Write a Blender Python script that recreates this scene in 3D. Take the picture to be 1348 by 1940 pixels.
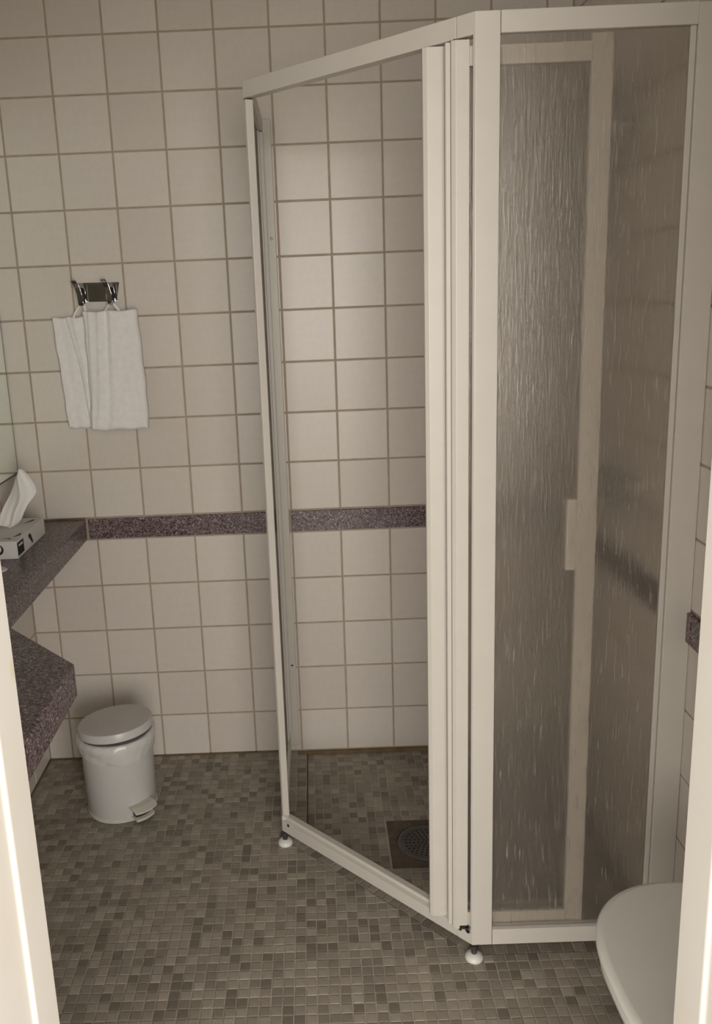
import bpy, bmesh, math, random
from mathutils import Vector, Matrix

for _o in list(bpy.data.objects):
    bpy.data.objects.remove(_o)
SC = bpy.context.scene
COL = SC.collection
RNG = random.Random(7)

# ------------------------------------------------------------------ camera
IMG_W, IMG_H, FPX = 1348.0, 1940.0, 1618.13
cam_d = bpy.data.cameras.new('camera')
cam = bpy.data.objects.new('camera', cam_d)
COL.objects.link(cam)
cam_d.sensor_fit = 'HORIZONTAL'
cam_d.sensor_width = 36.0
cam_d.lens = FPX * 36.0 / IMG_W
cam_d.shift_x = 90.64 / IMG_W
cam_d.shift_y = -52.38 / IMG_W
cam_d.clip_start = 0.02
RW = [(0.99918, -0.00056, -0.04045), (-0.03961, -0.22739, -0.97300), (-0.00865, 0.97380, -0.22722)]
rx, ry, rz = (Vector(v).normalized() for v in RW)
M = Matrix.Identity(4)
for i in range(3):
    M[i][0], M[i][1], M[i][2] = rx[i], -ry[i], -rz[i]
M.translation = Vector((0.8274, -2.524, 1.481))
cam.matrix_world = M
SC.camera = cam

# ------------------------------------------------------------------ world, lights, exposure
world = bpy.data.worlds.new('hall_daylight')
SC.world = world
world.use_nodes = True
bg = world.node_tree.nodes['Background']
bg.inputs[0].default_value = (1.0, 0.93, 0.85, 1)
bg.inputs[1].default_value = 1.9

def area(name, loc, target, sx, sy, power, col):
    d = bpy.data.lights.new(name, 'AREA')
    d.shape = 'RECTANGLE'
    d.size, d.size_y, d.energy, d.color = sx, sy, power, col
    o = bpy.data.objects.new(name, d)
    COL.objects.link(o)
    o.location = loc
    o.rotation_euler = (Vector(target) - Vector(loc)).to_track_quat('-Z', 'Y').to_euler()
    return o

area('hall_window_light', (1.15, -5.6, 1.35), (0.80, -0.9, 1.15), 5.6, 2.2, 275, (1.0, 0.945, 0.875))

SC.view_settings.view_transform = 'Standard'
SC.view_settings.look = 'None'
SC.view_settings.gamma = 1.0
SC.view_settings.exposure = -0.08
SC.view_settings.use_curve_mapping = False

# ------------------------------------------------------------------ materials
def mat(name):
    m = bpy.data.materials.new(name)
    m.use_nodes = True
    nt = m.node_tree
    return m, nt, nt.nodes['Principled BSDF']

def link(nt, a, b):
    nt.links.new(a, b)

def ramp(nt, stops, interp='LINEAR'):
    r = nt.nodes.new('ShaderNodeValToRGB')
    r.color_ramp.interpolation = interp
    e = r.color_ramp.elements
    while len(e) > 1:
        e.remove(e[0])
    e[0].position, e[0].color = stops[0][0], (*stops[0][1], 1)
    for p, c in stops[1:]:
        n = e.new(p)
        n.color = (*c, 1)
    return r

def noise(nt, scale, detail=3.0, rough=0.55, vec=None):
    n = nt.nodes.new('ShaderNodeTexNoise')
    n.inputs['Scale'].default_value = scale
    n.inputs['Detail'].default_value = detail
    n.inputs['Roughness'].default_value = rough
    if vec is not None:
        link(nt, vec, n.inputs['Vector'])
    return n

def coords(nt, kind='Object', scale=None):
    t = nt.nodes.new('ShaderNodeTexCoord')
    if scale is None:
        return t.outputs[kind]
    mp = nt.nodes.new('ShaderNodeMapping')
    mp.inputs['Scale'].default_value = scale
    link(nt, t.outputs[kind], mp.inputs['Vector'])
    return mp.outputs['Vector']

def bump(nt, bsdf, h, strength, dist):
    b = nt.nodes.new('ShaderNodeBump')
    b.inputs['Strength'].default_value = strength
    b.inputs['Distance'].default_value = dist
    link(nt, h, b.inputs['Height'])
    link(nt, b.outputs['Normal'], bsdf.inputs['Normal'])
    return b

def plain(name, c, rough=0.4, metal=0.0, var=0.04, nscale=18.0, bstr=0.0, bscale=200.0):
    m, nt, b = mat(name)
    n = noise(nt, nscale, 4, 0.6, coords(nt))
    lo = tuple(max(0.0, x * (1 - var)) for x in c)
    hi = tuple(min(1.0, x * (1 + var)) for x in c)
    r = ramp(nt, [(0.3, lo), (0.7, hi)])
    link(nt, n.outputs['Fac'], r.inputs[0])
    link(nt, r.outputs[0], b.inputs['Base Color'])
    b.inputs['Roughness'].default_value = rough
    b.inputs['Metallic'].default_value = metal
    if bstr > 0:
        n2 = noise(nt, bscale, 2, 0.5, coords(nt))
        bump(nt, b, n2.outputs['Fac'], bstr, 0.002)
    return m

def make_tile():
    m, nt, b = mat('glazed_white_tile')
    oi = nt.nodes.new('ShaderNodeObjectInfo')
    r = ramp(nt, [(0.0, (0.66, 0.607, 0.545)), (1.0, (0.72, 0.672, 0.61))])
    link(nt, oi.outputs['Random'], r.inputs[0])
    n = noise(nt, 9.0, 3, 0.5, coords(nt, 'Generated'))
    mx = nt.nodes.new('ShaderNodeMixRGB')
    mx.blend_type = 'MULTIPLY'
    mx.inputs[0].default_value = 0.10
    link(nt, r.outputs[0], mx.inputs[1])
    link(nt, n.outputs['Fac'], mx.inputs[2])
    link(nt, mx.outputs[0], b.inputs['Base Color'])
    b.inputs['Roughness'].default_value = 0.30
    b.inputs['Specular IOR Level'].default_value = 0.4
    n2 = noise(nt, 22.0, 1, 0.4, coords(nt))
    bump(nt, b, n2.outputs['Fac'], 0.05, 0.004)
    return m

def make_granite():
    m, nt, b = mat('purple_granite')
    v = nt.nodes.new('ShaderNodeTexVoronoi')
    v.inputs['Scale'].default_value = 300.0
    link(nt, coords(nt), v.inputs['Vector'])
    sep = nt.nodes.new('ShaderNodeSeparateColor')
    link(nt, v.outputs['Color'], sep.inputs[0])
    r = ramp(nt, [(0.0, (0.03, 0.022, 0.024)), (0.16, (0.125, 0.085, 0.092)), (0.5, (0.20, 0.145, 0.155)),
                  (0.78, (0.29, 0.225, 0.235)), (0.95, (0.46, 0.40, 0.40))], 'CONSTANT')
    link(nt, sep.outputs[0], r.inputs[0])
    n = noise(nt, 14.0, 3, 0.6, coords(nt))
    mx = nt.nodes.new('ShaderNodeMixRGB')
    mx.blend_type = 'MULTIPLY'
    mx.inputs[0].default_value = 0.25
    link(nt, r.outputs[0], mx.inputs[1])
    link(nt, n.outputs['Fac'], mx.inputs[2])
    link(nt, mx.outputs[0], b.inputs['Base Color'])
    b.inputs['Roughness'].default_value = 0.32
    return m

def make_obscure():
    m, nt, b = mat('streaked_obscure_glass')
    nt.nodes.remove(b)
    out = nt.nodes['Material Output']
    streak = noise(nt, 1.0, 3, 0.6, coords(nt, 'Object', (240, 240, 17)))
    fine = noise(nt, 1.0, 2, 0.5, coords(nt, 'Object', (520, 520, 110)))
    ad = nt.nodes.new('ShaderNodeMath')
    ad.operation = 'MULTIPLY_ADD'
    ad.inputs[1].default_value = 0.35
    link(nt, fine.outputs['Fac'], ad.inputs[0])
    link(nt, streak.outputs['Fac'], ad.inputs[2])
    bp = nt.nodes.new('ShaderNodeBump')
    bp.inputs['Strength'].default_value = 0.6
    bp.inputs['Distance'].default_value = 0.0016
    link(nt, ad.outputs[0], bp.inputs['Height'])
    rf = nt.nodes.new('ShaderNodeBsdfRefraction')
    rf.inputs['Color'].default_value = (0.93, 0.91, 0.885, 1)
    rf.inputs['Roughness'].default_value = 0.26
    rf.inputs['IOR'].default_value = 1.25
    link(nt, bp.outputs['Normal'], rf.inputs['Normal'])
    tr = nt.nodes.new('ShaderNodeBsdfTransparent')
    tr.inputs[0].default_value = (0.80, 0.78, 0.73, 1)
    df = nt.nodes.new('ShaderNodeBsdfDiffuse')
    df.inputs[0].default_value = (0.64, 0.62, 0.58, 1)
    gl = nt.nodes.new('ShaderNodeBsdfGlossy')
    gl.inputs[0].default_value = (0.8, 0.8, 0.8, 1)
    gl.inputs['Roughness'].default_value = 0.22
    link(nt, bp.outputs['Normal'], gl.inputs['Normal'])
    def mixs(f, a, c):
        x = nt.nodes.new('ShaderNodeMixShader')
        x.inputs[0].default_value = f
        link(nt, a, x.inputs[1])
        link(nt, c, x.inputs[2])
        return x.outputs[0]
    s = mixs(0.05, rf.outputs[0], tr.outputs[0])
    # raised streaks catch more light than the flat glass between them
    mk = ramp(nt, [(0.60, (0.05, 0.05, 0.05)), (0.69, (0.32, 0.32, 0.32))])
    link(nt, streak.outputs['Fac'], mk.inputs[0])
    x = nt.nodes.new('ShaderNodeMixShader')
    link(nt, mk.outputs[0], x.inputs[0])
    link(nt, s, x.inputs[1])
    link(nt, df.outputs[0], x.inputs[2])
    s = x.outputs[0]
    s = mixs(0.05, s, gl.outputs[0])
    link(nt, s, out.inputs['Surface'])
    return m

def make_cloth():
    m, nt, b = mat('white_terry')
    n = noise(nt, 60.0, 3, 0.6, coords(nt))
    r = ramp(nt, [(0.3, (0.80, 0.775, 0.755)), (0.7, (0.86, 0.84, 0.825))])
    link(nt, n.outputs['Fac'], r.inputs[0])
    link(nt, r.outputs[0], b.inputs['Base Color'])
    b.inputs['Roughness'].default_value = 0.95
    b.inputs['Sheen Weight'].default_value = 0.2
    n2 = noise(nt, 520.0, 2, 0.6, coords(nt))
    bump(nt, b, n2.outputs['Fac'], 0.35, 0.0015)
    return m

def make_frame_paint():
    m, nt, b = mat('cream_door_paint')
    base = (0.80, 0.775, 0.725)
    n = noise(nt, 7.0, 4, 0.6, coords(nt))
    r = ramp(nt, [(0.28, (0.78, 0.745, 0.675)), (0.55, base)])
    link(nt, n.outputs['Fac'], r.inputs[0])
    # a few small yellow wear stains in the paint
    n2 = noise(nt, 16.0, 2, 0.5, coords(nt, 'Object', (1, 1, 0.7)))
    r2 = ramp(nt, [(0.70, (0, 0, 0)), (0.78, (1, 1, 1))])
    link(nt, n2.outputs['Fac'], r2.inputs[0])
    mx = nt.nodes.new('ShaderNodeMixRGB')
    link(nt, r2.outputs[0], mx.inputs[0])
    link(nt, r.outputs[0], mx.inputs[1])
    mx.inputs[2].default_value = (0.74, 0.65, 0.48, 1)
    link(nt, mx.outputs[0], b.inputs['Base Color'])
    b.inputs['Roughness'].default_value = 0.38
    return m

MT = {}
MT['tile'] = make_tile()
MT['granite'] = make_granite()
MT['obscure'] = make_obscure()
MT['terry'] = make_cloth()
MT['paint'] = make_frame_paint()
MT['grout'] = plain('tan_wall_grout', (0.40, 0.325, 0.255), 0.9, var=0.12, nscale=30)
MT['floor_grout'] = plain('floor_grout', (0.46, 0.415, 0.35), 0.92, var=0.15, nscale=25)
MT['stain_grout'] = plain('brown_stained_joint', (0.15, 0.105, 0.055), 0.9, var=0.35, nscale=18)
MT['lacquer'] = plain('white_lacquered_aluminium', (0.585, 0.552, 0.50), 0.34, var=0.02)
MT['plastic'] = plain('white_plastic', (0.74, 0.73, 0.70), 0.32, var=0.02)
MT['bin_paint'] = plain('white_bin_enamel', (0.60, 0.585, 0.57), 0.28, var=0.02)
MT['grey_plastic'] = plain('pale_grey_plastic', (0.58, 0.55, 0.49), 0.45, var=0.03)
MT['ceramic'] = plain('white_ceramic', (0.70, 0.69, 0.65), 0.18, var=0.01)
MT['seat'] = plain('toilet_seat_plastic', (0.70, 0.685, 0.635), 0.35, var=0.02)
MT['chrome'] = plain('chrome', (0.62, 0.62, 0.62), 0.09, 1.0, 0.02)
MT['dark_steel'] = plain('dark_steel', (0.12, 0.115, 0.12), 0.4, 0.8, 0.1)
MT['rusty_steel'] = plain('rust_brown_steel', (0.105, 0.080, 0.056), 0.6, 0.1, 0.35, 40)
MT['rusty_grate'] = plain('tarnished_steel', (0.125, 0.110, 0.105), 0.5, 0.3, 0.25, 40)
MT['rubber'] = plain('black_rubber', (0.012, 0.012, 0.012), 0.6)
MT['black_print'] = plain('black_print', (0.012, 0.012, 0.014), 0.6)
MT['carton'] = plain('white_carton', (0.68, 0.665, 0.645), 0.55, var=0.02)
MT['paper'] = plain('tissue_paper', (0.84, 0.82, 0.80), 0.9, var=0.03, bstr=0.2, bscale=80)
MT['ceiling'] = plain('ceiling_paint', (0.66, 0.62, 0.55), 0.9, var=0.03)
MT['hall_wall'] = plain('hall_wall_paint', (0.46, 0.43, 0.38), 0.85, var=0.03)
MT['hall_floor'] = plain('hall_floor_linoleum', (0.32, 0.27, 0.21), 0.5, var=0.15, nscale=6)
MT['bag'] = plain('thin_white_plastic_bag', (0.66, 0.65, 0.635), 0.25, var=0.02)
FLOOR_TONES = []
for k, c in enumerate([(0.300, 0.264, 0.216), (0.345, 0.306, 0.252), (0.245, 0.214, 0.174), (0.190, 0.163, 0.130),
                       (0.385, 0.345, 0.288), (0.275, 0.250, 0.212)]):
    FLOOR_TONES.append(plain('mosaic_stone_%d' % k, c, 0.55, var=0.10, nscale=45, bstr=0.12, bscale=160))

m, nt, b = mat('mirror_glass')
b.inputs['Base Color'].default_value = (0.80, 0.86, 0.80, 1)
b.inputs['Metallic'].default_value = 1.0
b.inputs['Roughness'].default_value = 0.03
MT['mirror'] = m

# ------------------------------------------------------------------ mesh helpers
def mesh_obj(name, verts, faces, mt, parent=None, smooth=False, midx=None):
    me = bpy.data.meshes.new(name)
    me.from_pydata([tuple(v) for v in verts], [], faces)
    for q in (mt if isinstance(mt, (list, tuple)) else [mt]):
        me.materials.append(q)
    if midx:
        me.polygons.foreach_set('material_index', midx)
    if smooth:
        me.polygons.foreach_set('use_smooth', [True] * len(me.polygons))
    me.update()
    o = bpy.data.objects.new(name, me)
    COL.objects.link(o)
    if parent is not None:
        o.parent = parent
    return o

def from_bm(name, bm, mt, parent=None, smooth=False):
    bmesh.ops.recalc_face_normals(bm, faces=bm.faces)
    me = bpy.data.meshes.new(name)
    bm.to_mesh(me)
    bm.free()
    me.materials.append(mt)
    if smooth:
        me.polygons.foreach_set('use_smooth', [True] * len(me.polygons))
    o = bpy.data.objects.new(name, me)
    COL.objects.link(o)
    if parent is not None:
        o.parent = parent
    return o

def tag(o, label, cat, group=None, kind=None):
    if label:
        o['label'] = label
    if cat:
        o['category'] = cat
    if group:
        o['group'] = group
    if kind:
        o['kind'] = kind
    return o

def empty(name, loc, label, cat, group=None):
    o = bpy.data.objects.new(name, None)
    o.empty_display_size = 0.05
    COL.objects.link(o)
    o.location = loc
    return tag(o, label, cat, group)

def keep(o, parent):
    """parent an object whose mesh is in world coordinates under an Empty standing at a place"""
    o.parent = parent
    o.matrix_parent_inverse = Matrix.Translation(-parent.location)
    return o

def bm_box(bm, x0, x1, y0, y1, z0, z1, bev=0.0, seg=1):
    vs = [bm.verts.new((x, y, z)) for z in (z0, z1) for y in (y0, y1) for x in (x0, x1)]
    fs = [(0, 2, 3, 1), (4, 5, 7, 6), (0, 1, 5, 4), (2, 6, 7, 3), (0, 4, 6, 2), (1, 3, 7, 5)]
    nf = [bm.faces.new([vs[i] for i in f]) for f in fs]
    if bev > 0:
        es = list({e for f in nf for e in f.edges})
        bmesh.ops.bevel(bm, geom=es, offset=bev, segments=seg, affect='EDGES', profile=0.5)

def box(name, x0, x1, y0, y1, z0, z1, mt, parent=None, bev=0.0015, seg=1):
    bm = bmesh.new()
    bm_box(bm, min(x0, x1), max(x0, x1), min(y0, y1), max(y0, y1), min(z0, z1), max(z0, z1), bev, seg)
    return from_bm(name, bm, mt, parent)

def prism(name, poly, z0, z1, mt, parent=None, bev=0.0, seg=2):
    """vertical prism over an XY polygon"""
    bm = bmesh.new()
    lo = [bm.verts.new((x, y, z0)) for x, y in poly]
    hi = [bm.verts.new((x, y, z1)) for x, y in poly]
    n = len(poly)
    bm.faces.new(lo[::-1])
    bm.faces.new(hi)
    for i in range(n):
        bm.faces.new((lo[i], lo[(i + 1) % n], hi[(i + 1) % n], hi[i]))
    bmesh.ops.recalc_face_normals(bm, faces=bm.faces)
    if bev > 0:
        bmesh.ops.bevel(bm, geom=list(bm.edges), offset=bev, segments=seg, affect='EDGES', profile=0.5)
    return from_bm(name, bm, mt, parent)

def sweep(name, prof, p0, p1, inward, mt, parent=None, bev=0.0008):
    """section (u inward, v up) run straight from p0 to p1"""
    p0, p1, n = Vector(p0), Vector(p1), Vector(inward).normalized()
    up = Vector((0, 0, 1))
    bm = bmesh.new()
    a = [bm.verts.new(p0 + n * u + up * v) for u, v in prof]
    c = [bm.verts.new(p1 + n * u + up * v) for u, v in prof]
    k = len(prof)
    bm.faces.new(a)
    bm.faces.new(c[::-1])
    for i in range(k):
        bm.faces.new((a[i], c[i], c[(i + 1) % k], a[(i + 1) % k]))
    bmesh.ops.recalc_face_normals(bm, faces=bm.faces)
    if bev > 0:
        bmesh.ops.bevel(bm, geom=list(bm.edges), offset=bev, segments=1, affect='EDGES', profile=0.5)
    return from_bm(name, bm, mt, parent)

def lathe(name, prof, mt, parent=None, segs=40, loc=(0, 0, 0), axis=(0, 0, 1), cap=True, sx=1.0, sy=1.0):
    """turned body: prof = [(radius, height)] about axis through loc"""
    q = Vector((0, 0, 1)).rotation_difference(Vector(axis))
    vs, fs = [], []
    for r, h in prof:
        for i in range(segs):
            t = 2 * math.pi * i / segs
            vs.append(Vector(loc) + q @ Vector((r * math.cos(t) * sx, r * math.sin(t) * sy, h)))
    for j in range(len(prof) - 1):
        for i in range(segs):
            k = (i + 1) % segs
            fs.append((j * segs + i, j * segs + k, (j + 1) * segs + k, (j + 1) * segs + i))
    if cap:
        fs.append(tuple(range(segs))[::-1])
        fs.append(tuple((len(prof) - 1) * segs + i for i in range(segs)))
    o = mesh_obj(name, vs, fs, mt, parent)
    me = o.data
    for p in me.polygons:
        p.use_smooth = len(p.vertices) == 4
    bm = bmesh.new()
    bm.from_mesh(me)
    bmesh.ops.recalc_face_normals(bm, faces=bm.faces)
    for e in bm.edges:
        if len(e.link_faces) == 2 and e.calc_face_angle(0) > math.radians(38):
            e.smooth = False
    bm.to_mesh(me)
    bm.free()
    return o

def tube(name, pts, r, mt, parent=None, segs=12):
    pts = [Vector(p) for p in pts]
    vs, fs = [], []
    prev = None
    for j, p in enumerate(pts):
        d = (pts[min(j + 1, len(pts) - 1)] - pts[max(j - 1, 0)]).normalized()
        if prev is None:
            ref = Vector((0, 0, 1)) if abs(d.z) < 0.9 else Vector((1, 0, 0))
            n = d.cross(ref).normalized()
        else:
            n = (prev - d * prev.dot(d)).normalized()
        prev = n
        b2 = d.cross(n)
        for i in range(segs):
            t = 2 * math.pi * i / segs
            vs.append(p + (n * math.cos(t) + b2 * math.sin(t)) * r)
    for j in range(len(pts) - 1):
        for i in range(segs):
            k = (i + 1) % segs
            fs.append((j * segs + i, j * segs + k, (j + 1) * segs + k, (j + 1) * segs + i))
    fs.append(tuple(range(segs))[::-1])
    fs.append(tuple((len(pts) - 1) * segs + i for i in range(segs)))
    return mesh_obj(name, vs, fs, mt, parent, smooth=True)

def ribbon(name, pts, wdir, w, th, mt, parent=None):
    """flat band along pts, w wide along wdir, th thick"""
    pts = [Vector(p) for p in pts]
    wd = Vector(wdir).normalized()
    vs, fs = [], []
    for j, p in enumerate(pts):
        d = (pts[min(j + 1, len(pts) - 1)] - pts[max(j - 1, 0)]).normalized()
        n = d.cross(wd).normalized()
        for a, c in ((-1, -1), (1, -1), (1, 1), (-1, 1)):
            vs.append(p + wd * (a * w / 2) + n * (c * th / 2))
    for j in range(len(pts) - 1):
        for i in range(4):
            k = (i + 1) % 4
            fs.append((j * 4 + i, j * 4 + k, (j + 1) * 4 + k, (j + 1) * 4 + i))
    fs.append((3, 2, 1, 0))
    e = (len(pts) - 1) * 4
    fs.append((e, e + 1, e + 2, e + 3))
    o = mesh_obj(name, vs, fs, mt, parent)
    bm = bmesh.new()
    bm.from_mesh(o.data)
    bmesh.ops.recalc_face_normals(bm, faces=bm.faces)
    bm.to_mesh(o.data)
    bm.free()
    return o

def bez(p0, p1, p2, n=12):
    p0, p1, p2 = Vector(p0), Vector(p1), Vector(p2)
    return [p0 * (1 - t) ** 2 + p1 * 2 * t * (1 - t) + p2 * t * t for t in [i / n for i in range(n + 1)]]

# ------------------------------------------------------------------ room layout (metres)
XL, XR = -0.076, 1.571          # left and right wall faces
YF, YO = -1.75, -1.87           # inner and outer face of the door wall
ZC = 2.40                       # ceiling
TP = 0.15                       # wall tile pitch
ZB0, ZB1 = 0.744, 0.813         # granite border
JT = 0.0050                     # joint
SZ = -0.014                     # shower floor level
ZROWS = [(0.0, 0.144)] + [(0.144 + TP * k, 0.144 + TP * (k + 1)) for k in range(4)]
ZROWS += [(ZB1 + TP * k, min(ZC, ZB1 + TP * (k + 1))) for k in range(11)]

# walls: grout bed behind the tiles
def structure(o):
    o['kind'] = 'structure'
    return o

wall_back = structure(box('wall_back', XL - 0.1, XR + 0.1, 0.0016, 0.12, -0.05, ZC, MT['grout'], bev=0))
wall_left = structure(box('wall_left', XL - 0.12, XL - 0.0016, YF, 0.12, -0.05, ZC, MT['grout'], bev=0))
wall_right = structure(box('wall_right', XR + 0.0016, XR + 0.12, YF, 0.12, -0.05, ZC, MT['grout'], bev=0))
ceiling = structure(box('ceiling', XL - 0.12, XR + 0.12, YO, 0.12, ZC, ZC + 0.05, MT['ceiling'], bev=0))

# wall tiles, each its own piece, mesh shared by size
TILE_MESH = {}
def tile_mesh(w, h):
    key = (round(w, 4), round(h, 4))
    if key not in TILE_MESH:
        hw, hh, ch, d = w / 2, h / 2, 0.0013, 0.006
        vs = []
        for (ex, y) in ((0.0, d), (0.0, ch * 0.8), (ch, 0.0)):
            a, c = hw - ex, hh - ex
            vs += [(-a, y, -c), (a, y, -c), (a, y, c), (-a, y, c)]
        fs = [(8, 9, 10, 11)]
        for j in (0, 4):
            for i in range(4):
                k = (i + 1) % 4
                fs.append((j + i, j + k, j + 4 + k, j + 4 + i))
        me = bpy.data.meshes.new('tile')
        me.from_pydata(vs, [], fs)
        me.materials.append(MT['tile'])
        me.update()
        TILE_MESH[key] = me
    return TILE_MESH[key]

def put_tile(u0, u1, z0, z1, wall, side, u_is_y):
    w, h = (u1 - u0) - JT, (z1 - z0) - JT
    if w < 0.006 or h < 0.006:
        return
    o = bpy.data.objects.new('tile', tile_mesh(w, h))
    COL.objects.link(o)
    o.parent = wall
    u, z = (u0 + u1) / 2, (z0 + z1) / 2
    jig = RNG.uniform(-0.0004, 0.0004)
    tilt = (RNG.uniform(-0.0022, 0.0022), 0, RNG.uniform(-0.0022, 0.0022))
    if side == 'back':
        o.location = (u, jig, z)
        o.rotation_euler = tilt
    elif side == 'left':
        o.location = (XL + jig, u, z)
        o.rotation_euler = (0, tilt[0], math.pi / 2 + tilt[2])
    else:
        o.location = (XR + jig, u, z)
        o.rotation_euler = (0, tilt[0], -math.pi / 2 + tilt[2])

xs = [XL] + [TP * k for k in range(0, 11)] + [XR]
for z0, z1 in ZROWS:
    for a, c in zip(xs[:-1], xs[1:]):
        put_tile(a, c, z0, z1, wall_back, 'back', False)
ys = [-TP * k for k in range(0, 12)] + [YF]
for z0, z1 in ZROWS:
    for a, c in zip(ys[:-1], ys[1:]):
        put_tile(c, a, z0, z1, wall_left, 'left', True)
        put_tile(c, a, z0, z1, wall_right, 'right', True)

# granite border strips set into the walls
def border(x0, x1, y0, y1, wall):
    return box('border_strip', x0, x1, y0, y1, ZB0 + 0.003, ZB1 - 0.003, MT['granite'], wall, bev=0.001)

border(0.1275, 0.699, -0.004, 0.006, wall_back)
border(0.7495, 1.049, -0.004, 0.006, wall_back)
border(1.0515, XR, -0.004, 0.006, wall_back)
border(XR - 0.009, XR + 0.006, -0.93, -0.006, wall_right)
border(XR - 0.009, XR + 0.006, YF, -0.936, wall_right)
box('border_joint', 0.1235, 0.1268, -0.003, 0.006, ZB0, ZB1, MT['grout'], wall_back, bev=0)
# brown silicone at the foot of the walls
box('floor_joint', XL, 0.70, -0.005, 0.004, -0.002, 0.004, MT['stain_grout'], wall_back, bev=0.0015)
box('floor_joint', 0.764, XR, -0.005, 0.004, SZ - 0.002, SZ + 0.012, MT['stain_grout'], wall_back, bev=0.0015)
box('floor_joint', XL - 0.003, XL + 0.005, YF, -0.004, -0.002, 0.005, MT['stain_grout'], wall_left, bev=0.0015)

# ------------------------------------------------------------------ floor with mosaic
KIN = 0.245                      # kerb outer line: x + y = KIN on the diagonal
KW = 0.062                       # kerb width
XK = 0.702
YK = -0.895
def outer_poly(off):
    """shower outline moved inward by off"""
    k = KIN + off * math.sqrt(2)
    x0, y0 = XK + off, YK + off
    return [(x0, 0.0), (x0, k - x0), (k - y0, y0), (XR, y0), (XR, 0.0)]
P_OUT, P_IN = outer_poly(0.0), outer_poly(KW)

def clip(poly, a, bb, c):
    """keep a*x + b*y >= c"""
    out = []
    for i in range(len(poly)):
        p, q = poly[i], poly[(i + 1) % len(poly)]
        dp, dq = a * p[0] + bb * p[1] - c, a * q[0] + bb * q[1] - c
        if dp >= 0:
            out.append(p)
        if (dp >= 0) != (dq >= 0):
            t = dp / (dp - dq)
            out.append((p[0] + t * (q[0] - p[0]), p[1] + t * (q[1] - p[1])))
    return out

def area2(poly):
    return 0.5 * abs(sum(poly[i][0] * poly[(i + 1) % len(poly)][1] - poly[(i + 1) % len(poly)][0] * poly[i][1] for i in range(len(poly))))

R2 = math.sqrt(0.5)
def shower_planes(off):
    k = KIN + off * math.sqrt(2)
    return [(1, 0, XK + off), (0, 1, YK + off), (R2, R2, k * R2)]

g = 0.002
# grout bed: outer floor (up to the kerb), kerb top, step, shower floor
vs, fs = [], []
def add_poly(poly, z):
    i0 = len(vs)
    vs.extend((x, y, z) for x, y in poly)
    fs.append(tuple(range(i0, i0 + len(poly))))
def add_wallstrip(poly, z0, z1):
    for i in range(len(poly) - 1):
        i0 = len(vs)
        (x0, y0), (x1, y1) = poly[i], poly[i + 1]
        vs.extend([(x0, y0, z0), (x1, y1, z0), (x1, y1, z1), (x0, y0, z1)])
        fs.append((i0, i0 + 1, i0 + 2, i0 + 3))
add_poly([(XL, YO), (P_OUT[1][0], YO), (P_OUT[1][0], P_OUT[1][1]), (P_OUT[0][0], 0.004), (XL, 0.004)], -g)
add_poly([(P_OUT[1][0], YO), (P_OUT[2][0], YO), P_OUT[2], P_OUT[1]], -g)
add_poly([(P_OUT[2][0], YO), (XR + 0.004, YO), (XR + 0.004, P_OUT[2][1]), P_OUT[2]], -g)
for i in range(3):
    add_poly([P_OUT[i], P_OUT[i + 1], P_IN[i + 1], P_IN[i]], -g - 0.001)
add_wallstrip(P_IN[:4], SZ - g, -g - 0.001)
add_poly([(P_IN[0][0], 0.004), P_IN[1], P_IN[2], (XR + 0.004, P_IN[3][1]), (XR + 0.004, 0.004)], SZ - g)
floor = structure(mesh_obj('floor', vs, fs, MT['floor_grout']))
slab = box('subfloor', XL - 0.1, XR + 0.1, YO, 0.1, -0.12, -0.06, MT['floor_grout'], floor, bev=0)

MP, MJ = 0.0247, 0.0027
DR = (1.0905, -0.474, 0.1005)    # drain centre and half side
pieces = []                      # (poly, z)
nx, ny = int((XR - XL) / MP) + 1, int((0 - YO) / MP) + 1
for i in range(nx):
    for j in range(ny):
        x0, y1 = XL + i * MP + MJ / 2, -j * MP - MJ / 2 - 0.004
        x1, y0 = min(XR - 0.001, x0 + MP - MJ), y1 - MP + MJ
        if x1 - x0 < 0.005:
            continue
        jx, jy = RNG.uniform(-0.0005, 0.0005), RNG.uniform(-0.0005, 0.0005)
        sq = [(x0 + jx, y0 + jy), (x1 + jx, y0 + jy), (x1 + jx, y1 + jy), (x0 + jx, y1 + jy)]
        # main floor
        inside = [all(a * x + bb * y >= c for a, bb, c in shower_planes(0)) for x, y in sq]
        if not all(inside):
            if not any(inside):
                pieces.append((sq, 0.0))
            else:
                cx, cy = (x0 + x1) / 2, (y0 + y1) / 2
                a, bb, c = min(shower_planes(0), key=lambda q: q[0] * cx + q[1] * cy - q[2])
                pl = clip(sq, -a, -bb, -c + 0.001)
                if len(pl) > 2 and area2(pl) > 2e-5:
                    pieces.append((pl, 0.0))
        # shower floor
        pl = sq
        for a, bb, c in shower_planes(KW):
            pl = clip(pl, a, bb, c + 0.0015)
            if len(pl) < 3:
                break
        if len(pl) > 2 and area2(pl) > 3e-5:
            mx_, my_ = sum(p[0] for p in pl) / len(pl), sum(p[1] for p in pl) / len(pl)
            dx, dy = abs(mx_ - DR[0]), abs(my_ - DR[1])
            if max(dx, dy) > DR[2] + MP / 2:
                pieces.append((pl, SZ))
            elif max(dx, dy) > DR[2] - MP / 2:
                if dx > dy:
                    s = 1 if mx_ > DR[0] else -1
                    pl = clip(pl, s, 0, s * DR[0] + DR[2] + 0.002)
                else:
                    s = 1 if my_ > DR[1] else -1
                    pl = clip(pl, 0, s, s * DR[1] + DR[2] + 0.002)
                if len(pl) > 2 and area2(pl) > 3e-5:
                    pieces.append((pl, SZ))
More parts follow.
